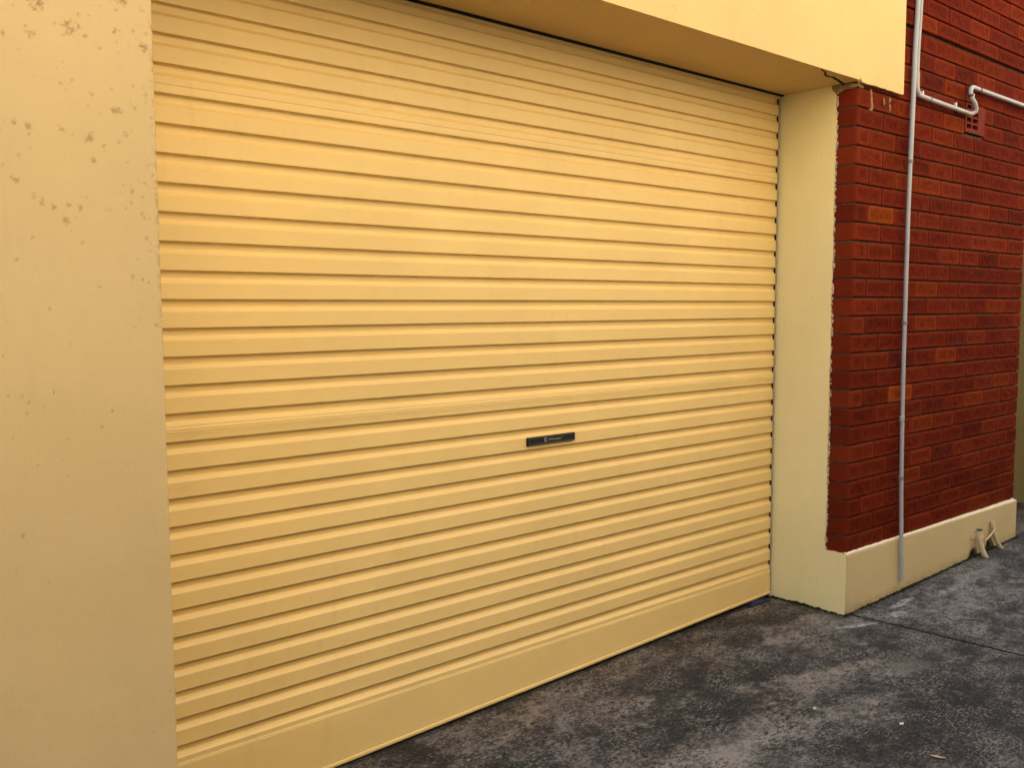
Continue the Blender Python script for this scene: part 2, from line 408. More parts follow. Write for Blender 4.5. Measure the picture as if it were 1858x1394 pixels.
TOP = 6.2  # wall tops are unseen, raised so the facade shades the lane
_rs = random.Random(77)
for _i in range(110):
    _z = 2.16 - abs(_rs.gauss(0, 0.33))
    SPOTS.append((_rs.uniform(0.45, 0.79) if _rs.random() < .6 else 0.79 - abs(_rs.gauss(0, 0.03)), _z, _rs.uniform(0.0012, 0.0030)))
def add_left_wall():
    w = empty("rendered_wall", (0.0, -0.2, -0.1))
    tag(w, "yellow rendered wall with grey mould spots, left of the roller door", "wall")
    xe = 0.796
    xs = np.concatenate([[-9, -5, -2, -0.6, 0.1], np.arange(0.36, xe - 0.006, 0.0028), [xe - 0.006, xe - 0.0025, xe - 0.0005, xe, xe]])
    zs = np.concatenate([[-0.3, -0.12], np.arange(-0.1, 2.3, 0.0034), [2.6, 3.2, TOP]])
    X, Z = np.meshgrid(xs, zs)
    Y = np.full_like(X, -0.385)
    Y += 0.0022 * (fbm(X * 3, Z * 3, 41, 3) - 0.5)
    Y[:, -4] += 0.0008; Y[:, -3] += 0.0028; Y[:, -2] += 0.007; Y[:, -1] = 0.16
    rag = 0.0022 * (fbm(zs * 42, zs * 0, 44, 4, 0.7) - 0.5)
    for c in (-5, -4, -3, -2): X[:, c] += rag
    st = np.zeros_like(X)
    wob = fbm(X * 190, Z * 190, 51, 4, 0.65) - 0.5
    wob2 = fbm(X * 80 + 9, Z * 80, 57, 2) - 0.5
    for (a, b, r) in SPOTS:
        d = np.sqrt(((X - a) / 1.0) ** 2 + (Z - b) ** 2) / (r * 1.12)
        st = np.maximum(st, np.clip((1.0 - d - wob * 2.6 - wob2 * 1.8) / 0.9, 0, 1) * (d < 2.4) * min(1.0, 0.55 + r * 45))
    edge = np.clip(1 - (xe - X) / 0.012, 0, 1) * (fbm(X * 60, Z * 75, 61, 3, 0.6) > 0.56) * np.clip((Z - 1.2) / 0.5, 0, 0.75)
    st = np.maximum(st, edge)
    dirt = np.clip(1 - (Z + 0.06) / 0.08, 0, 1) * 0.6
    gridmesh("wall", np.stack([X.ravel(), Y.ravel(), Z.ravel()], -1), len(xs), len(zs), M_WALL, w, dict(stain=st.ravel(), dirt=dirt.ravel()))
    bm = bmesh.new(); box(bm, -9, 0.77, -0.35, 0.158, -0.3, TOP - 0.004)
    obj("wall_core", bm, M_BEAM, w)
add_left_wall()

# ------------------------------------------------------------------ lintel beam
ZS = 2.440                                  # soffit height
def add_beam():
    w = empty("lintel_beam", (2.2, -0.2, ZS))
    tag(w, "yellow rendered beam spanning above the roller door, cracked under its right end", "beam")
    bm = bmesh.new()
    prof = []
    nn = 40
    # front outline (x,z) with the small step over the pier
    pts = [(float(x), ZS + 0.0022 * (float(fbm(np.array(x * 4.0), np.array(0.7), 201, 4, 0.6)) - 0.5)) for x in np.arange(0.80, 3.895, 0.03)] + [(3.895, ZS)]
    for i in range(7): pts.append((3.90 + 0.003 * i + random.uniform(-.002, .002), ZS + 0.012 - 0.003 * i + random.uniform(-.002, .002)))
    for i in range(1, 14): pts.append((3.925 + 0.028 * i, ZS - 0.006 + random.uniform(-.0022, .0016)))
    pts += [(4.298, ZS - 0.004), (4.296, TOP), (0.80, TOP)]
    prism(bm, pts, 'y', -0.407, -0.388)
    b = obj("beam_face", bm, M_BEAM, w, smooth=25, bevel=0.0018, seg=1)
    bm = bmesh.new(); box(bm, 0.80, 3.912, -0.386, -0.020, ZS + 0.002, TOP - 0.002)
    obj("soffit", bm, M_BEAM, w)
    c = [(3.592, -.400), (3.612, -.392), (3.629, -.386), (3.655, -.384), (3.672, -.366), (3.706, -.352), (3.742, -.348), (3.760, -.352), (3.787, -.349), (3.806, -.338), (3.824, -.341), (3.863, -.330), (3.905, -.322)]
    bm = bmesh.new()
    top, bot = [], []
    for i, (x, y) in enumerate(smooth_path([(p[0], p[1], 0) for p in c], 3) and [(v.x, v.y) for v in smooth_path([(p[0], p[1], 0) for p in c], 3)]):
        wd_ = 0.0022 + 0.0022 * random.random() + 0.0014 * min(1, i / 20)
        jx_ = random.uniform(-.002, .002)
        top.append((x, y - wd_ + jx_)); bot.append((x, y + wd_ + jx_))
    for k in range(len(top) - 1):
        vs = [bm.verts.new((p[0], p[1], ZS - 0.0005)) for p in (top[k], top[k + 1], bot[k + 1], bot[k])]
        ws = [bm.verts.new((p[0], p[1], ZS + 0.004)) for p in (top[k], top[k + 1], bot[k + 1], bot[k])]
        bm.faces.new(vs)
        for a in range(4): bm.faces.new((vs[a], vs[(a + 1) % 4], ws[(a + 1) % 4], ws[a]))
    obj("crack", bm, M_CRACK, w)
add_beam()
def add_roof():
    w = empty("added_roof", (2.0, 3.0, TOP))
    tag(w, "unseen flat roof over the garage, added to keep sky and sun out behind the yellow beam", "roof")
    obj("added_roof_slab", bxm(-9, 14, -0.36, 7.0, TOP + 0.004, TOP + 0.16), M_DARK, w, bevel=0.01)  # unseen slab and back wall added to shut out sky light
    obj("added_back_wall", bxm(-9, 14, 6.9, 7.1, -0.4, TOP), M_DARK, w)
    obj("added_fascia", bxm(-9, 14, -0.44, -0.364, TOP + 0.004, TOP + 0.14), M_BROWN, w, bevel=0.006)
add_roof()

# ------------------------------------------------------------------ roller door
PITCH = 0.08
Z0 = 2.19
def add_door():
    d = empty("roller_door", (2.35, 0.02, 0.0))
    tag(d, "closed cream ribbed roller door with a black handle, filling the garage opening", "garage door")
    # profile (y, z) from top to bottom: groove below every flat
    prof = []
    x0, x1 = 0.60, 3.8990
    gro = [(0.0, 0.0), (0.0010, -0.0009), (0.0130, -0.0036), (0.0152, -0.0065), (0.0156, -0.0130), (0.0150, -0.0232), (0.0132, -0.0262), (0.0008, -0.0356), (0.0, -0.0366)]
    top_i = -3
    for i in range(top_i, 26):
        zb = Z0 - PITCH * i                # lower edge of flat number i
        zt = zb + PITCH - 0.0366           # its upper edge
        if i == 2:
            s = Z0 - 0.137
            prof += [(-0.0012, s + 0.0012), (-0.0012, s), (0.0004, s - 0.0004), (0.0, s - 0.003)]
        if i == 14 and True:
            s = Z0 - 1.0985
            prof += [(0.0, s + 0.0165), (-0.0016, s + 0.0140), (-0.0014, s + 0.0010), (0.0008, s), (-0.0009, s - 0.0022), (0.0, s - 0.006)]
        prof += [(y, zb + z) for y, z in gro]
    zl = prof[-1][1]
    prof += [(0.0, 0.150), (0.002, 0.10)]
    # top part curls back on to the drum
    z_t = prof[0][1]
    curl = []
    for k in range(1, 9):
        a = k / 8 * 1.3
        curl.append((0.16 * (1 - math.cos(a)), z_t + 0.004 + 0.16 * math.sin(a)))
    prof = curl[::-1] + [(0.0, z_t + 0.002)] + prof
    nx = 60
    xs = np.linspace(x0, x1, nx)
    P = np.array(prof)
    X, Zi = np.meshgrid(xs, np.arange(len(P)))
    Y = np.repeat(P[:, 0][:, None], nx, 1); Z = np.repeat(P[:, 1][:, None], nx, 1)
    Y = Y + 0.0022 * (fbm(X * 1.3, Z * 1.5, 71, 2) - 0.5) + 0.0006 * (fbm(X * 6, Z * 9, 73, 2) - 0.5)
    Z = Z + 0.0009 * (fbm(X * 1.1, Z * 12.5, 77, 1) - 0.5)
    o = gridmesh("curtain", np.stack([X.ravel(), Y.ravel(), Z.ravel()], -1), nx, len(P), M_DOOR, d)
    o.data.set_sharp_from_angle(angle=math.radians(21))
    # bottom rail (tapers with the fall of the ground)
    def zr(x): return 0.021 + 0.0252 * (x - 3.9)
    bm = bmesh.new()
    sec = lambda x: [(-0.0005, 0.1385), (-0.0020, 0.1372), (-0.0022, 0.1330), (-0.0038, 0.1318), (-0.0040, zr(x) + 0.0135), (-0.0075, zr(x) + 0.0120), (-0.0088, zr(x) + 0.0070), (-0.0075, zr(x) + 0.0012), (0.0, zr(x)), (0.03, zr(x)), (0.03, 0.1385)]
    rings = []
    for x in np.linspace(0.60, 3.8895, 24):
        rings.append([bm.verts.new((x, y + 0.0016 * (float(vnoise(x * 2.1, 0, 5)) - 0.5), z)) for y, z in sec(x)])
    for a, b in zip(rings, rings[1:]):
        n = len(a)
        for k in range(n): bm.faces.new((a[k], b[k], b[(k + 1) % n], a[(k + 1) % n]))
    bm.faces.new(rings[0]); bm.faces.new(rings[-1][::-1])
    rail = obj("bottom_rail", bm, M_DOOR, d, smooth=25)
    bm = bmesh.new()
    rings = []
    for x in np.linspace(0.60, 3.885, 40):
        z = zr(x); g = 0.004 * float(vnoise(x * 5, 1, 8))
        rings.append([bm.verts.new(p) for p in ((x, 0.0, z - 0.0012), (x, -0.003, z - 0.006), (x, 0.004, z - 0.014 - g), (x, 0.022, z - 0.014 - g), (x, 0.024, z - 0.0012))])
    for a, b in zip(rings, rings[1:]):
        n = len(a)
        for k in range(n): bm.faces.new((a[k], b[k], b[(k + 1) % n], a[(k + 1) % n]))
    obj("rubber_seal", bm, M_RUBBER, rail, smooth=40)
    # guide channel at the right end of the curtain
    bm = bmesh.new()
    box(bm, 3.8878, 3.8950, -0.0042, -0.0022, 0.055, 2.425)
    obj("guide", bm, M_STEEL, d, bevel=0.0006, seg=1)
    obj("dark_gap", bxm(3.8902, 3.9075, 0.019, 0.055, -0.03, 2.43), M_DARK, d)  # black box puts the shade of the gap beside the guide into colour
    obj("light_blocker", bxm(-8, 5.85, 0.30, 0.32, -0.06, 6.1), M_DARK, d)  # black sheet added to stop sky light leaking through the door gaps
    obj("head_gap_shade", bxm(0.80, 3.905, -0.0185, -0.003, 2.437, 2.47), M_RUBBER, d)  # black strip painted in for the shadow gap under the soffit
    # handle
    bm = bmesh.new()
    zc = 0.9395; hx0, hx1 = 2.277, 2.524; hz = 0.0150
    box(bm, hx0, hx1, -0.0105, 0.004, zc - hz, zc + hz)
    h = obj("handle", bm, M_BLACK, d, bevel=0.0022, seg=2, smooth=35)
    bm = bmesh.new()
    r = 0.0011
    loop = [(hx0 + .006, zc - hz + .0032), (hx1 - .004, zc - hz + .0032), (hx1 - .004, zc + hz - .0032), (hx0 + .006, zc + hz - .0032)]
    for a, b in zip(loop, loop[1:] + loop[:1]):
        tube(bm, [(a[0], -0.0108, a[1]), (b[0], -0.0108, b[1])], 0.0008, 6)
    obj("handle_rim", bm, plain("rim_grey", (0.10, 0.095, 0.09), 0.35), h)
    # emblem: a broken ring with a hooked inner end
    bm = bmesh.new()
    ex, ez = 2.369, zc
    ring = [(ex + 0.0072 * math.cos(a), -0.0112, ez + 0.0072 * math.sin(a)) for a in np.linspace(math.radians(55), math.radians(290), 18)]
    tube(bm, ring, [0.0006 + 0.0011 * math.sin(math.pi * k / 17) for k in range(18)], 6)
    tube(bm, [(ex + .0005, -.0112, ez - .004), (ex + .004, -.0112, ez - .001), (ex + .0068, -.0112, ez + .0005)], [0.0013, 0.0012, 0.0006], 6)
    obj("emblem", bm, M_SILVER, h)
    for body, size, x, z in (("& Firmadoor", 0.0128, 2.384, zc - 0.0040), ("®", 0.006, 2.4535, zc + 0.003)):
        cu = bpy.data.curves.new("lettering", 'FONT')
        cu.body = body; cu.size = size; cu.extrude = 0.0002
        tmp = bpy.data.objects.new("tmp", cu); COL.objects.link(tmp)
        me = bpy.data.meshes.new_from_object(tmp.evaluated_get(bpy.context.evaluated_depsgraph_get()))
        bpy.data.objects.remove(tmp); bpy.data.curves.remove(cu)
        me.name = "lettering"; me.materials.append(M_SILVER)
        me.transform(Matrix.Translation(Vector((x, -0.0112, z)) - origin(h)) @ Matrix.Rotation(math.pi / 2, 4, 'X'))
        link(bpy.data.objects.new("lettering", me), h)
add_door()

# ------------------------------------------------------------------ brick wall with rendered reveal and plinth
BED0, CO = 2.334, 0.08526
XB, LB = 3.918, 0.2425
BY = -0.385
VENT = (5.013, 5.247, 2.352, 2.502)
ORANGE = [(-3, 4), (-6, 2), (-3, 2), (3, 2), (3, 3), (-4, 1), (15, 7), (-1, 4), (5, 1), (13, 4), (16, 5), (20, 2), (17, 3), (11, 3), (9, 3), (15, 2), (10, 6)]
DARKB = [(-3, 3), (4, 3), (7, 6), (8, 5), (12, 4), (4, 7), (18, 5), (21, 5), (19, 4), (10, 2), (12, 6), (13, 2), (-4, 4), (-1, 7), (22, 6), (22, 3)]
def add_brick_wall():
    w = empty("brick_wall", (4.9, -0.15, 0.0))
    tag(w, "dark red brick wall with rendered yellow plinth and reveal, right of the roller door", "wall")
    V, F, C, K = [], [], [], []
    rb = random.Random(11)
    def brick(x0, x1, z0, z1, y0, tint, corner, k, right):
        hi = z1 < 3.7
        nx = max(4, int((x1 - x0) / (0.0085 if hi else 0.04))); nz = 9 if hi else 3
        base = len(V)
        us = np.linspace(0, 1, nx + 1); vs = np.linspace(0, 1, nz + 1)
        tilt = rb.uniform(-0.0014, 0.0014); off = rb.uniform(-0.0012, 0.0012)
        jz = rb.uniform(-0.0010, 0.0010)
        z0 += jz; z1 += jz
        sd_ = rb.randrange(10000)
        ch = 0.011 if corner else 0.0018
        U, W = np.meshgrid(us, vs)
        X = x0 + ch + (x1 - x0 - ch - 0.0018) * U; Z = z0 + 0.0018 + (z1 - z0 - 0.0036) * W
        m = np.clip(np.minimum.reduce([(X - x0 - (0.014 if corner else 0)) / 0.016, (x1 - X) / 0.016, (Z - z0) / 0.013, (z1 - Z) / 0.013]) - 0.55, 0, 1)
        wv = fbm(X * 62 + sd_, Z * 95 + 3.0 * vnoise(X * 50, Z * 50, sd_), sd_ % 97, 3, 0.6)
        Y = y0 + off + tilt * (U - 0.5) - m * 0.011 * (wv - 0.66)
        Y = Y + 0.0006 * (fbm(X * 30, Z * 30, 3, 2) - 0.5)
        for a, b, c in zip(X.ravel(), Y.ravel(), Z.ravel()): V.append((a, b, c))
        K.extend(m.ravel().tolist()); K.extend([0.0] * (4 * (nx + nz)))
        st = nx + 1
        for j in range(nz):
            for i in range(nx):
                a = base + j * st + i
                F.append((a, a + 1, a + 1 + st, a + st)); C.append(tint)
        # skirt
        ringi = [i for i in range(nx + 1)] + [j * st + nx for j in range(1, nz + 1)] + [nz * st + i for i in range(nx - 1, -1, -1)] + [j * st for j in range(nz - 1, 0, -1)]
        r1 = len(V)
        for i in ringi:
            x, y, z = V[base + i]
            u = (i % st) / nx; v = (i // st) / nz
            ex = x0 if u == 0 else (x1 if u == 1 else x); ez = z0 if v == 0 else (z1 if v == 1 else z)
            V.append((ex, y + (ch if (corner and u == 0) else 0.0018), ez))
        r2 = len(V)
        for q, i in enumerate(ringi):
            u = (i % st) / nx
            x, y, z = V[r1 + q]
            yb = -0.12 if ((corner and u == 0) or (right and u == 1)) else BY + 0.026
            V.append((x, yb, z))
        n = len(ringi)
        for q in range(n):
            q2 = (q + 1) % n
            F.append((base + ringi[q2], base + ringi[q], r1 + q, r1 + q2)); C.append(tint)
            F.append((r1 + q2, r1 + q, r2 + q, r2 + q2)); C.append(tint)
        if corner:                                     # top and bottom of the header that shows on the return
            pass
    xr = XB + 8 * LB
    for k in range(-45, 24):
        zt = BED0 - CO * k - 0.0042; zb = BED0 - CO * (k + 1) + 0.0042
        yo = BY
        if k <= -6: yo = BY - 0.013
        if k == -6: zb += 0.006
        cuts = [XB + LB * j for j in range(9)] if k % 2 == 0 else [XB] + [XB + LB * (j + .5) for j in range(8)] + [xr]
        for j in range(len(cuts) - 1):
            a = cuts[j] + (0.0 if j == 0 else 0.0036); b = cuts[j + 1] - (0.0 if j == len(cuts) - 2 else 0.0036)
            if b > 4.30 or zt < ZS + 0.02 or True:
                if not (zb > ZS + 0.03 and b < 4.28):
                    key = (k, j)
                    base = [(0.124, 0.0150, 0.0055), (0.117, 0.0138, 0.0055), (0.131, 0.0168, 0.006), (0.108, 0.0130, 0.0055), (0.139, 0.0190, 0.006)][rb.randrange(5)]
                    if key in ORANGE: base = (0.160, 0.0235, 0.006) if rb.random() < .85 else (0.200, 0.037, 0.007)
                    if key in DARKB: base = (0.098, 0.0125, 0.006)
                    f = rb.uniform(0.88, 1.12)
                    tint = tuple(c * f for c in base)
                    if b > VENT[0] + 0.02 and a < VENT[1] - 0.02 and zt > VENT[2] + 0.01 and zb < VENT[3] - 0.01:
                        # cut round the air vent
                        if a < VENT[0] - 0.03: brick(a, VENT[0] - 0.006, zb, zt, yo, tint, False, k, False)
                        if b > VENT[1] + 0.03: brick(VENT[1] + 0.006, b, zb, zt, yo, tint, False, k, False)
                        continue
                    brick(a, b, zb, zt, yo, tint, j == 0, k, j == len(cuts) - 2)
    V_ = np.array(V) - np.array(origin(w))
    me = bpy.data.meshes.new("brickwork")
    me.from_pydata([tuple(v) for v in V_], [], F)
    at = me.attributes.new("tint", 'FLOAT_COLOR', 'FACE')
    at.data.foreach_set("color", np.array([(c[0], c[1], c[2], 1.0) for c in C], np.float32).ravel())
    ak = me.attributes.new("core", 'FLOAT', 'POINT'); ak.data.foreach_set("value", np.array(K, np.float32))
    me.materials.append(M_BRICK)
    me.shade_smooth(); me.set_sharp_from_angle(angle=math.radians(50))
    link(bpy.data.objects.new("brickwork", me), w)
    # mortar bed: lightly wavy sheet raked back from the brick faces, wrapped round both ends
    xs = np.concatenate([[XB + 0.005, XB + 0.005], np.arange(XB + 0.012, xr - 0.012, 0.012), [xr - 0.004, xr - 0.004]])
    zs = np.concatenate([np.arange(-0.1, 3.7, 0.0105), np.arange(3.7, TOP, 0.03)])
    X, Z = np.meshgrid(xs, zs)
    Y = BY + 0.0110 + 0.0035 * (fbm(X * 45, Z * 70, 83, 3) - 0.5)
    Y[:, 0] = -0.06; Y[:, -1] = -0.06
    inv = (X > VENT[0] + .004) & (X < VENT[1] - .004) & (Z > VENT[2] + .004) & (Z < VENT[3] - .004)
    Y = np.where(inv, BY + 0.06, Y)
    gridmesh("mortar", np.stack([X.ravel(), Y.ravel(), Z.ravel()], -1), len(xs), len(zs), M_MORTAR, w)
    obj("core", bxm(XB + 0.03, xr - 0.03, -0.30, 0.02, -0.2, TOP - 0.01), M_MORTAR, w)
    # rendered reveal on the return: ragged front edge, one ell with the side of the plinth
    rr = random.Random(5)
    pts = [(0.012, -0.05), (0.012, 2.4412)]
    z = 2.4345
    pts.append((-0.262, 2.4412))
    zz = np.arange(2.425, 0.30, -0.009)
    for zc in zz:
        y = -0.287 + 0.007 * (float(fbm(np.array(zc * 9.0), np.array(0.3), 91, 3)) - 0.5) + 0.0042 * (rr.random() - 0.5)
        if zc > 2.40: y += (zc - 2.40) * 0.9
        pts.append((y, float(zc)))
    for yc in np.arange(-0.292, -0.396, -0.011):
        pts.append((float(yc), 0.294 + rr.uniform(-.0022, .0022)))
    pts += [(-0.3965, 0.2955), (-0.3965, -0.05)]
    bm = bmesh.new(); prism(bm, pts, 'x', 3.908, 3.9165)
    o = obj("reveal_render", bm, M_REVEAL, w, smooth=25)
    # pale broken plaster showing along the ragged edge
    bm = bmesh.new()
    for i, zc in enumerate(zz[::1]):
        if rr.random() < 0.60:
            y = -0.2885 + 0.007 * (float(fbm(np.array(zc * 9.0), np.array(0.3), 91, 3)) - 0.5) - 0.0015
            s = rr.uniform(0.0018, 0.0062)
            mt = Matrix.Translation((3.9125 + rr.uniform(-.001, .003), y - rr.uniform(0, .003), zc)) @ Matrix.Diagonal((0.8, 1.0, rr.uniform(0.8, 2.4), 1))
            bmesh.ops.create_icosphere(bm, subdivisions=1, radius=s, matrix=mt)
    obj("broken_plaster", bm, plain("plaster_pale", (0.52, 0.46, 0.34), 0.9, 0, .35, 90, .002), w)
    # plinth front: rough top edge, broken away at the foot beside the two pipe stubs
    bm = bmesh.new()
    top = []
    for x in np.arange(3.9085, 5.872, 0.0085):
        top.append((float(x), 0.2952 - 0.0108 * (x - 3.9) + 0.0042 * (float(fbm(np.array(x * 40), np.array(0.5), 95, 3)) - 0.5) + rr.uniform(-.0012, .0012)))
    bot = []
    for x in np.arange(5.872, 3.9085, -0.012):
        zb_ = float(zg(x)) - 0.006 + 0.022 * max(0, float(fbm(np.array(x * 14), np.array(2.5), 96, 3)) - 0.52)
        for c, hw, hh in ((5.285, 0.07, 0.050), (5.50, 0.075, 0.062)):
            t = 1 - abs(x - c) / hw
            if t > 0: zb_ = max(zb_, float(zg(x)) + hh * min(1, t * 1.6) - 0.004)
        bot.append((float(x), zb_))
    # build as strips so that the long outline stays clean
    nx = 230
    tx = np.linspace(3.9085, 5.872, nx)
    tz = np.interp(tx, [p[0] for p in top], [p[1] for p in top])
    bz = np.interp(tx, [p[0] for p in bot[::-1]], [p[1] for p in bot[::-1]])
    rows = [("b", 0.0)] + [("m", t) for t in np.linspace(0, 1, 22)] + [("t", 0), ("u", 0)]
    X = []; Y = []; Zz = []
    for kind, t in rows:
        zz_ = bz + (tz - bz) * (t if kind == "m" else (0 if kind == "b" else 1))
        yy = np.full(nx, -0.3975) + 0.0012 * (fbm(tx * 4, zz_ * 4, 97, 2) - 0.5)
        if kind == "b": yy = np.full(nx, -0.372)
        if kind == "m" and t == 1: zz_ = zz_ - 0.003
        if kind == "t": yy = yy + 0.0035; zz_ = zz_ + 0.004 * (fbm(tx * 55, tx * 0 + 1.5, 98, 3) - 0.5)
        if kind == "u": yy = np.full(nx, -0.374); zz_ = zz_ + 0.006 + 0.010 * (fbm(tx * 60, tx * 0 + 4.5, 99, 3, 0.65) - 0.4)
        X.append(tx); Y.append(yy); Zz.append(zz_)
    X, Y, Zz = (np.array(a) for a in (X, Y, Zz))
    dirt = np.clip(1 - (Zz - bz[None, :]) / 0.055, 0, 1) * 0.75 + 0.3 * np.clip(1 - (X - 3.9) / 0.3, 0, 1) * np.clip(1 - (Zz - bz[None, :]) / 0.14, 0, 1)
    gridmesh("plinth", np.stack([X.ravel(), Y.ravel(), Zz.ravel()], -1), nx, len(rows), M_PLINTH, w, dict(dirt=dirt.ravel(), pale=np.repeat(np.array([1.0 if r[0] in "tu" else 0.0 for r in rows])[:, None], nx, 1).ravel()))  # ledge rows: white drips, with sky light put into the pale colour
    obj("plinth_end", bxm(5.870, 5.882, -0.3965, -0.06, -0.02, 0.272), M_PLINTH, w, bevel=0.003)
    # mortar left under the beam on the topmost course
    bm = bmesh.new()
    for (x, z, sx, sz) in ((3.945, 2.424, .026, .007), (4.035, 2.405, .006, .02), (4.04, 2.38, .009, .020), (4.045, 2.352, .010, .018), (4.155, 2.385, .004, .018), (4.21, 2.40, .006, .014), (4.213, 2.365, .005, .018), (4.036, 2.333, .012, .005)):
        mt = Matrix.Translation((x, BY + 0.001, z)) @ Matrix.Diagonal((sx, 0.006, sz, 1))
        bmesh.ops.create_icosphere(bm, subdivisions=3, radius=1.0, matrix=mt)
    for v in bm.verts:
        v.co += Vector((random.uniform(-.002, .002), random.uniform(-.0012, .0012), random.uniform(-.002, .002)))
    mt = Matrix.Translation((3.923, -0.335, 2.429)) @ Matrix.Diagonal((0.013, 0.060, 0.014, 1))
    bmesh.ops.create_icosphere(bm, subdivisions=3, radius=1.0, matrix=mt)
    for yy_, rr_ in ((-0.290, 0.030), (-0.272, 0.020)):
        mt = Matrix.Translation((3.9165, yy_, 2.424)) @ Matrix.Diagonal((0.0085, rr_, 0.019, 1))
        bmesh.ops.create_icosphere(bm, subdivisions=3, radius=1.0, matrix=mt)
    obj("loose_mortar", bm, M_MORTAR_TAN, w, smooth=40)
    return w
add_brick_wall()

# ------------------------------------------------------------------ terracotta air vent
def add_vent():
    t = empty("air_vent", (5.13, BY, 2.427))
    tag(t, "small terracotta air vent with slots, set in the brickwork behind the pipe bend", "vent")
    x0, x1, z0, z1 = VENT
    bm = bmesh.new()
    cols = [(5.030, 5.085), (5.099, 5.165), (5.179, 5.232)]
    rows = [(z0 + 0.022 + 0.033 * i, z0 + 0.022 + 0.033 * i + 0.0225) for i in range(4)]
    xs = sorted({x0, x1, *[c for p in cols for c in p]}); zs = sorted({z0, z1, *[c for p in rows for c in p]})
    for a, b in zip(xs, xs[1:]):
        for c, d in zip(zs, zs[1:]):
            hole = any(abs(a - p[0]) < 1e-6 for p in cols[:2]) and any(abs(c - p[0]) < 1e-6 for p in rows)
            if hole:
                v = [bm.verts.new(p) for p in ((a, BY - .003, c), (b, BY - .003, c), (b, BY - .003, d), (a, BY - .003, d))]
                u = [bm.verts.new((q.co.x, BY + .035, q.co.z - 0.004)) for q in v]
                for i in range(4): bm.faces.new((v[i], v[(i + 1) % 4], u[(i + 1) % 4], u[i]))
            else:
                bm.faces.new([bm.verts.new(p) for p in ((a, BY - .003, c), (b, BY - .003, c), (b, BY - .003, d), (a, BY - .003, d))])
    for p, q in (((x0, z0), (x1, z0)), ((x1, z0), (x1, z1)), ((x1, z1), (x0, z1)), ((x0, z1), (x0, z0))):
        bm.faces.new([bm.verts.new(r) for r in ((p[0], BY - .003, p[1]), (q[0], BY - .003, q[1]), (q[0], BY + .03, q[1]), (p[0], BY + .03, p[1]))])
    bmesh.ops.remove_doubles(bm, verts=bm.verts, dist=1e-5)
    obj("grille", bm, M_VENT, t)
    obj("cavity", bxm(x0 + .003, x1 - .003, BY + .038, BY + .055, z0 + .003, z1 - .003), M_DARK, t)
add_vent()

# ------------------------------------------------------------------ conduits
def ring_at(bm, p, d, r, l):
    p = Vector(p); d = Vector(d).normalized() * l / 2
    tube(bm, [p - d, p - d * 0.8, p + d * 0.8, p + d], [r * 0.94, r, r, r * 0.94], 16)
def add_downpipe():
    t = empty("conduit", (4.40, -0.41, 0.06))
    tag(t, "tall thin grey conduit pipe running straight down the brick wall to the plinth", "pipe")
    yy = lambda z: -0.4085 if z > 0.42 else -0.4085 - 0.0045 * min(1, (0.42 - z) / 0.12)
    pts = [(4.425, 4.25), (4.415, 3.4), (4.408, 2.888), (4.395, 2.668), (4.390, 2.445), (4.381, 2.113), (4.3765, 1.852), (4.376, 1.363), (4.379, 1.054), (4.386, .781), (4.393, .589), (4.402, .311), (4.424, .075)]
    path = smooth_path([(x, yy(z), z) for x, z in pts], 6)
    bm = bmesh.new(); tube(bm, path, [0.0112 if p.z > 2.12 else 0.0098 for p in path], 18)
    obj("pipe", bm, M_PIPE, t, smooth=50)
    for x, z in ((4.382, 2.133), (4.376, 1.36), (4.379, .891), (4.387, .595)):
        bm = bmesh.new(); ring_at(bm, (x, yy(z), z), (0.02, 0, 1), 0.0122, 0.026 if z > 0.8 and z < 0.95 else 0.016)
        obj("coupling", bm, M_PIPE if 0.8 < z < 0.95 else M_PIPE_D, t, smooth=45)
    for z in (5.2, 3.5):
        x = float(np.interp(-z, [-p[1] for p in pts], [p[0] for p in pts]))
        bm = bmesh.new(); box(bm, x - 0.016, x + 0.016, BY - 0.0035, BY + 0.004, z - 0.007, z + 0.007)
        obj("saddle_clip", bm, M_PIPE_D, t, bevel=0.001, seg=1)
add_downpipe()
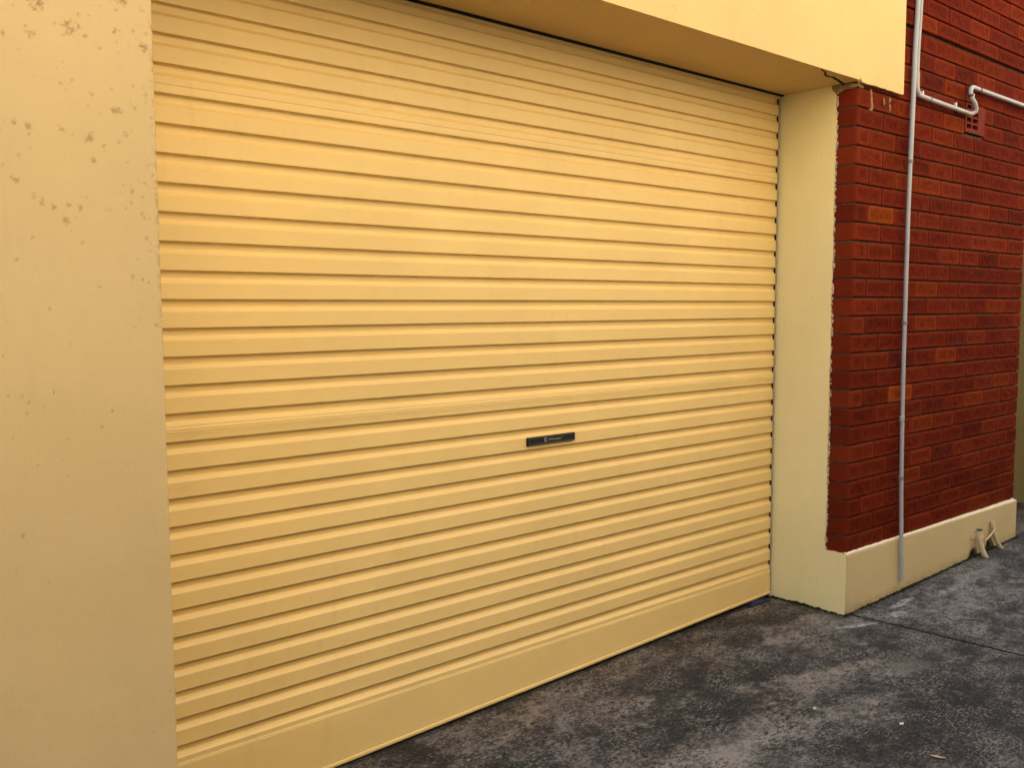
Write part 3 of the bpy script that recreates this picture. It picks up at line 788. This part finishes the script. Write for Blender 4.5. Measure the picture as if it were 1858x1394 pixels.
def add_branch():
    t = empty("waste_pipe", (4.9, -0.41, 2.45))
    tag(t, "cream pipe leaving the grey conduit sideways and kinking up in a swan-neck over the vent", "pipe")
    y = -0.4085
    pts = [(4.462, y, 4.25), (4.452, y, 3.4), (4.440, y, 2.895), (4.4265, y, 2.675), (4.4225, y, 2.53), (4.426, y, 2.485), (4.440, y, 2.462), (4.470, y, 2.4525), (4.655, y, 2.447), (4.80, y, 2.444), (4.963, y - .002, 2.440), (4.995, y - .003, 2.439), (5.022, y - .007, 2.441), (5.036, y - .016, 2.449), (5.036, y - .021, 2.464), (5.015, y - .022, 2.490), (4.991, y - .018, 2.511), (4.982, y - .014, 2.532), (4.990, y - .010, 2.556), (5.014, y - .005, 2.572), (5.05, y - .002, 2.578), (5.11, y, 2.5775), (5.37, y, 2.577), (5.71, y, 2.576), (5.86, y, 2.576)]
    path = smooth_path(pts, 6)
    bm = bmesh.new(); tube(bm, path, [0.0088 if p.z > 2.56 and p.x < 4.46 else 0.0112 for p in path], 18)
    obj("pipe", bm, M_PIPE, t, smooth=50)
    for x, z, d, m, l in ((4.56, 2.450, (1, 0, 0), M_PIPE_D, .012), (4.935, 2.4405, (1, 0, 0), M_PIPE_D, .012), (5.122, 2.5775, (1, 0, 0), M_BAND, .012), (4.983, 2.526, (-.2, .1, 1), M_BAND, .014)):
        bm = bmesh.new(); ring_at(bm, (x, y - (.015 if m is M_BAND and z < 2.55 else 0), z), d, 0.0128, l)
        obj("joint_band", bm, m, t, smooth=45)
    for x, z0, z1 in ((4.522, 2.455, 2.487), (4.888, 2.446, 2.482), (5.09, 2.54, 2.556)):
        bm = bmesh.new(); box(bm, x - 0.006, x + 0.006, BY - 0.009, BY + 0.003, z0, z1)
        obj("clip", bm, M_PAPER, t, bevel=0.0012, seg=1)
add_branch()

# ------------------------------------------------------------------ pipe stubs at the plinth, with the wire
def add_stubs():
    t = empty("pipe_stub", (5.31, -0.42, 0.03))
    tag(t, "stubby cream pipe at the plinth foot, nearer of two, with strap and wire", "pipe", "cream pipe stubs at the plinth")
    bm = bmesh.new()
    tube(bm, smooth_path([(5.350, -0.452, 0.012), (5.340, -0.442, 0.035), (5.325, -0.430, 0.075), (5.312, -0.424, 0.12), (5.307, -0.4215, 0.16), (5.304, -0.4205, 0.186)], 5), 0.0148, 16)
    obj("pipe", bm, M_PIPE_CREAM, t, smooth=50)
    bm = bmesh.new(); ring_at(bm, (5.310, -0.4225, 0.143), (-.05, 0, 1), 0.0168, 0.034); box(bm, 5.25, 5.30, -0.4050, -0.3980, 0.140, 0.162)
    obj("strap", bm, M_PIPE_CREAM, t, smooth=40)
    bm = bmesh.new(); tube(bm, [(5.304, -0.4205, 0.1855), (5.3035, -0.4205, 0.1905)], 0.0158, 16)
    obj("cap", bm, M_BAND, t, smooth=40)
    bm = bmesh.new()
    tube(bm, smooth_path([(5.328, -0.440, 0.132), (5.355, -0.436, 0.124), (5.39, -0.432, 0.127), (5.434, -0.432, 0.141), (5.470, -0.432, 0.158), (5.487, -0.428, 0.175), (5.492, -0.420, 0.19)], 6), 0.0034, 10)
    obj("wire", bm, M_PIPE_CREAM, t, smooth=50)
    t = empty("pipe_stub", (5.53, -0.42, 0.03))
    tag(t, "slim cream pipe at the plinth foot, farther of two, wire tied on top", "pipe", "cream pipe stubs at the plinth")
    bm = bmesh.new()
    tube(bm, smooth_path([(5.594, -0.436, 0.020), (5.575, -0.430, 0.045), (5.545, -0.420, 0.085), (5.520, -0.414, 0.13), (5.507, -0.411, 0.17), (5.503, -0.409, 0.205)], 5), [0.0125 - 0.0030 * i / 25 for i in range(26)], 14)
    obj("pipe", bm, M_PIPE_CREAM, t, smooth=50)
    bm = bmesh.new(); ring_at(bm, (5.505, -0.410, 0.190), (-.1, 0, 1), 0.0120, 0.018)
    obj("collar", bm, M_PIPE_CREAM, t, smooth=45)
add_stubs()

# ------------------------------------------------------------------ the next opening beyond the brick wall
def add_recess():
    t = empty("far_pier", (7.2, -0.1, 0.06))
    tag(t, "dim yellow rendered pier beyond the far end of the brick wall", "wall")
    obj("pier_face", bxm(6.86, 10.5, -0.385, 0.6, -0.2, TOP - 0.01), render_mat("far_render_shade", (0.36, 0.30, 0.135)), t, bevel=0.005)  # darker yellow has the shade of the recess put into it
    bm = bmesh.new(); box(bm, 6.835, 6.858, -0.385, -0.12, -0.05, 2.5)
    obj("timber_jamb", bm, M_BROWN, t, bevel=0.004)
    t = empty("recessed_door", (6.4, 0.2, 0.04))
    tag(t, "shaded brown door set back in the far opening, almost wholly hidden by the brick wall", "door")
    bm = bmesh.new(); box(bm, 5.93, 6.85, 0.62, 0.66, 0.03, 2.45)
    lf = obj("door_leaf", bm, M_BROWN, t, bevel=0.004)
    bm = bmesh.new(); tube(bm, [(6.02, 0.615, 1.05), (6.02, 0.565, 1.05), (6.12, 0.565, 1.05)], 0.009, 10)
    obj("handle", bm, M_STEEL, lf, smooth=50)
    obj("head_wall", bxm(5.862, 6.858, -0.36, 0.62, 2.46, TOP - 0.01), M_BEAM, t)
add_recess()

# ------------------------------------------------------------------ moss and grime at the foot of the walls
def add_moss():
    bm = bmesh.new()
    rm = random.Random(21)
    def clump(x, y, s):
        z = float(zg(x))
        mt = Matrix.Translation((x, y, z + s * 0.15)) @ Matrix.Rotation(rm.random() * 6, 4, 'Z') @ Matrix.Diagonal((rm.uniform(.8, 1.8), rm.uniform(.6, 1.1), rm.uniform(.5, 1.0), 1))
        r = bmesh.ops.create_icosphere(bm, subdivisions=2, radius=s, matrix=mt)
        for v in r['verts']:
            v.co += Vector((rm.uniform(-1, 1), rm.uniform(-1, 1), rm.uniform(-1, 1))) * s * 0.28
    for x in np.arange(3.90, 5.88, 0.0052):
        d = float(fbm(np.array(x * 7), np.array(0.0), 101, 3))
        if d > 0.36: clump(x, -0.3985 - rm.random() * 0.006, rm.uniform(0.002, 0.0085) * (0.5 + d))
    for y in np.arange(-0.40, 0.0, 0.006):
        d = float(fbm(np.array(y * 9), np.array(4.0), 103, 3))
        if d > 0.34: clump(3.906 - rm.random() * 0.007, y, rm.uniform(0.002, 0.008) * (0.5 + d))
    for x in np.arange(5.22, 5.60, 0.006):
        clump(x, -0.392 - rm.random() * 0.012, rm.uniform(.003, .009))
    o = obj("moss", bm, M_MOSS)
    tag(o, "dark moss and grime along the foot of the plinth", "moss", kind="stuff")
add_moss()

# ------------------------------------------------------------------ loose grit
def add_grit():
    bm = bmesh.new(); rg = random.Random(33)
    for i in range(900):
        m = rg.random()
        if m < 0.35: x, y = rg.uniform(1.4, 3.88), -0.02 - abs(rg.gauss(0, 0.05))
        elif m < 0.6: x, y = rg.uniform(3.92, 5.9), -0.405 - abs(rg.gauss(0, 0.05))
        else: x, y = rg.uniform(1.5, 4.6), rg.uniform(-1.45, -0.05)
        if x > 3.88 and y > -0.405: continue
        s = rg.uniform(0.0010, 0.0030) * (1.6 if rg.random() < 0.06 else 1.0)
        mt = Matrix.Translation((x, y, float(zg(x)) + s * 0.5)) @ Matrix.Rotation(rg.random() * 6, 4, 'Z') @ Matrix.Diagonal((rg.uniform(.8, 1.7), 1, rg.uniform(.5, .9), 1))
        r = bmesh.ops.create_icosphere(bm, subdivisions=1, radius=s, matrix=mt)
        for v in r['verts']: v.co += Vector((rg.uniform(-1, 1), rg.uniform(-1, 1), rg.uniform(-1, 1))) * s * 0.2
    o = obj("grit", bm, plain("grit_stone", (0.16, 0.15, 0.14), 0.9, 0, 0.85, 55))
    tag(o, "fine loose grit scattered over the concrete and along the walls", "grit", kind="stuff")
add_grit()

# ------------------------------------------------------------------ litter
def leaf(name, label, cat, x, y, L, W, ang, mat, curl=0.25):
    bm = bmesh.new()
    n = 10; c, s = math.cos(ang), math.sin(ang)
    top = []
    for i in range(n + 1):
        t = i / n
        w = W * math.sin(math.pi * t) ** 0.8 * (1 - 0.3 * t)
        u = (t - 0.5) * L; z = 0.0045 + curl * L * (t - 0.5) ** 2
        row = []
        for k in (-1, -0.5, 0, 0.5, 1):
            a, b = u, k * w / 2
            row.append(bm.verts.new((x + a * c - b * s, y + a * s + b * c, float(zg(x)) + z + abs(k) * w * 0.16)))
        top.append(row)
    for a, b in zip(top, top[1:]):
        for k in range(4): bm.faces.new((a[k], a[k + 1], b[k + 1], b[k]))
    bmesh.ops.remove_doubles(bm, verts=bm.verts, dist=1e-5)
    r = bmesh.ops.extrude_face_region(bm, geom=bm.faces[:])
    for v in [g for g in r['geom'] if isinstance(g, bmesh.types.BMVert)]: v.co.z -= 0.0008
    o = obj(name, bm, mat, smooth=40)
    tag(o, label, cat)
    return o
leaf("leaf", "pale pink dry leaf lying on the concrete near the bottom edge of the photo", "leaf", 2.915, -1.283, 0.050, 0.016, -1.15, M_LEAF)
leaf("leaf", "small orange leaf on dark concrete close to the bottom of the roller door", "leaf", 1.79, -0.262, 0.016, 0.010, 0.4, M_LEAF2)
def chip(label, x, y, s, seed):
    r = random.Random(seed); bm = bmesh.new()
    n = 9
    pts = [(x + s * r.uniform(.5, 1.15) * math.cos(a), y + s * 0.65 * r.uniform(.5, 1.15) * math.sin(a)) for a in np.linspace(0, 2 * math.pi, n, endpoint=False)]
    prism(bm, pts, 'z', float(zg(x)) + 0.0005, float(zg(x)) + 0.0055)
    o = obj("paper_scrap", bm, M_PAPER, bevel=0.0007, seg=1)
    tag(o, label, "scrap", "white scraps on the concrete")
chip("white scrap on the concrete, the one nearer the roller door", 2.945, -0.822, 0.0088, 1)
chip("white scrap on the concrete, the one nearer the pink leaf", 3.055, -1.091, 0.0105, 2)
def add_bag():
    rbg = random.Random(4)
    bm = bmesh.new()
    n, m = 26, 9
    rows = []
    for j in range(m):
        row = []
        for i in range(n):
            u = i / (n - 1); v = j / (m - 1)
            x = 3.700 + 0.150 * u; y = -0.036 + 0.065 * v
            z = 0.002 + 0.0205 * (x - 3.9) + 0.003 + (0.014 * math.sin(math.pi * u) ** 0.6 * math.sin(math.pi * min(1, v * 1.1 + .05))) * (0.55 + 0.9 * float(fbm(np.array(u * 9), np.array(v * 5.0), 7, 3))) 
            row.append(bm.verts.new((x, y + 0.014 * (float(vnoise(u * 7, v * 2, 3)) - .5), z)))
        rows.append(row)
    for a, b in zip(rows, rows[1:]):
        for i in range(n - 1): bm.faces.new((a[i], a[i + 1], b[i + 1], b[i]))
    o = obj("plastic_bag", bm, M_BLUE, smooth=60)
    tag(o, "crumpled dark blue plastic poking out under the right end of the roller door", "bag")
add_bag()

# ------------------------------------------------------------------ unseen building added across the lane, behind the viewer, to bounce sunlight on the facade
def add_opposite():
    t = empty("building", (2.0, -3.3, 0.0))  # unseen building added for its bounce light
    tag(t, "unseen tan rendered building across the lane, added to bounce sunlight onto the roller door", "building")
    wl = NT("added_bounce_wall")
    n = wl.noise(3, 5, 0.6)
    wl.col(wl.ramp(n, [(0.3, (0.61, 0.51, 0.34)), (0.7, (0.67, 0.56, 0.38))])); wl.rough(0.85)
    holes = [(1.6, 2.9), (6.0, 7.3), (10.0, 11.3)]
    bm = bmesh.new()
    x = -3.0
    y0, y1 = -3.62, -3.22
    H = 6.8
    for a, b in holes + [(18.0, 18.0)]:
        box(bm, x, a, y0, y1, -0.4, H)
        if b > a:
            box(bm, a + .0005, b - .0005, y0 + .001, y1 - .001, -0.4, 1.1); box(bm, a + .0005, b - .0005, y0 + .001, y1 - .001, 1.9, H - .001)
        x = b
    wall = obj("wall", bm, wl.m, t)  # wall of the added building, bounces sunlight
    x = -3.0
    bm = bmesh.new()
    for a, b in holes + [(18.0, 18.0)]:
        box(bm, x, a, y1 + .001, y1 + .03, -0.4, 1.6); x = b
        if b > a: box(bm, a + .0005, b - .0005, y1 + .001, y1 + .029, -0.4, 1.1)
    obj("added_cladding", bm, plain("added_dark_cladding", (0.10, 0.09, 0.08), 0.7), t)  # dark base added to cut the low bounce onto the facade
    obj("coping", bxm(-3.1, 18.1, y0 - .06, y1 + .06, H + .002, H + .12), M_BEAM, t, bevel=.01)
    for a, b in holes:
        f = obj("window", bxm(a + .002, b - .002, -3.36, -3.32, 1.102, 1.898), M_PAPER, t)
        obj("pane", bxm(a + .06, b - .06, -3.319, -3.31, 1.16, 1.84), M_BLACK, f)
add_opposite()
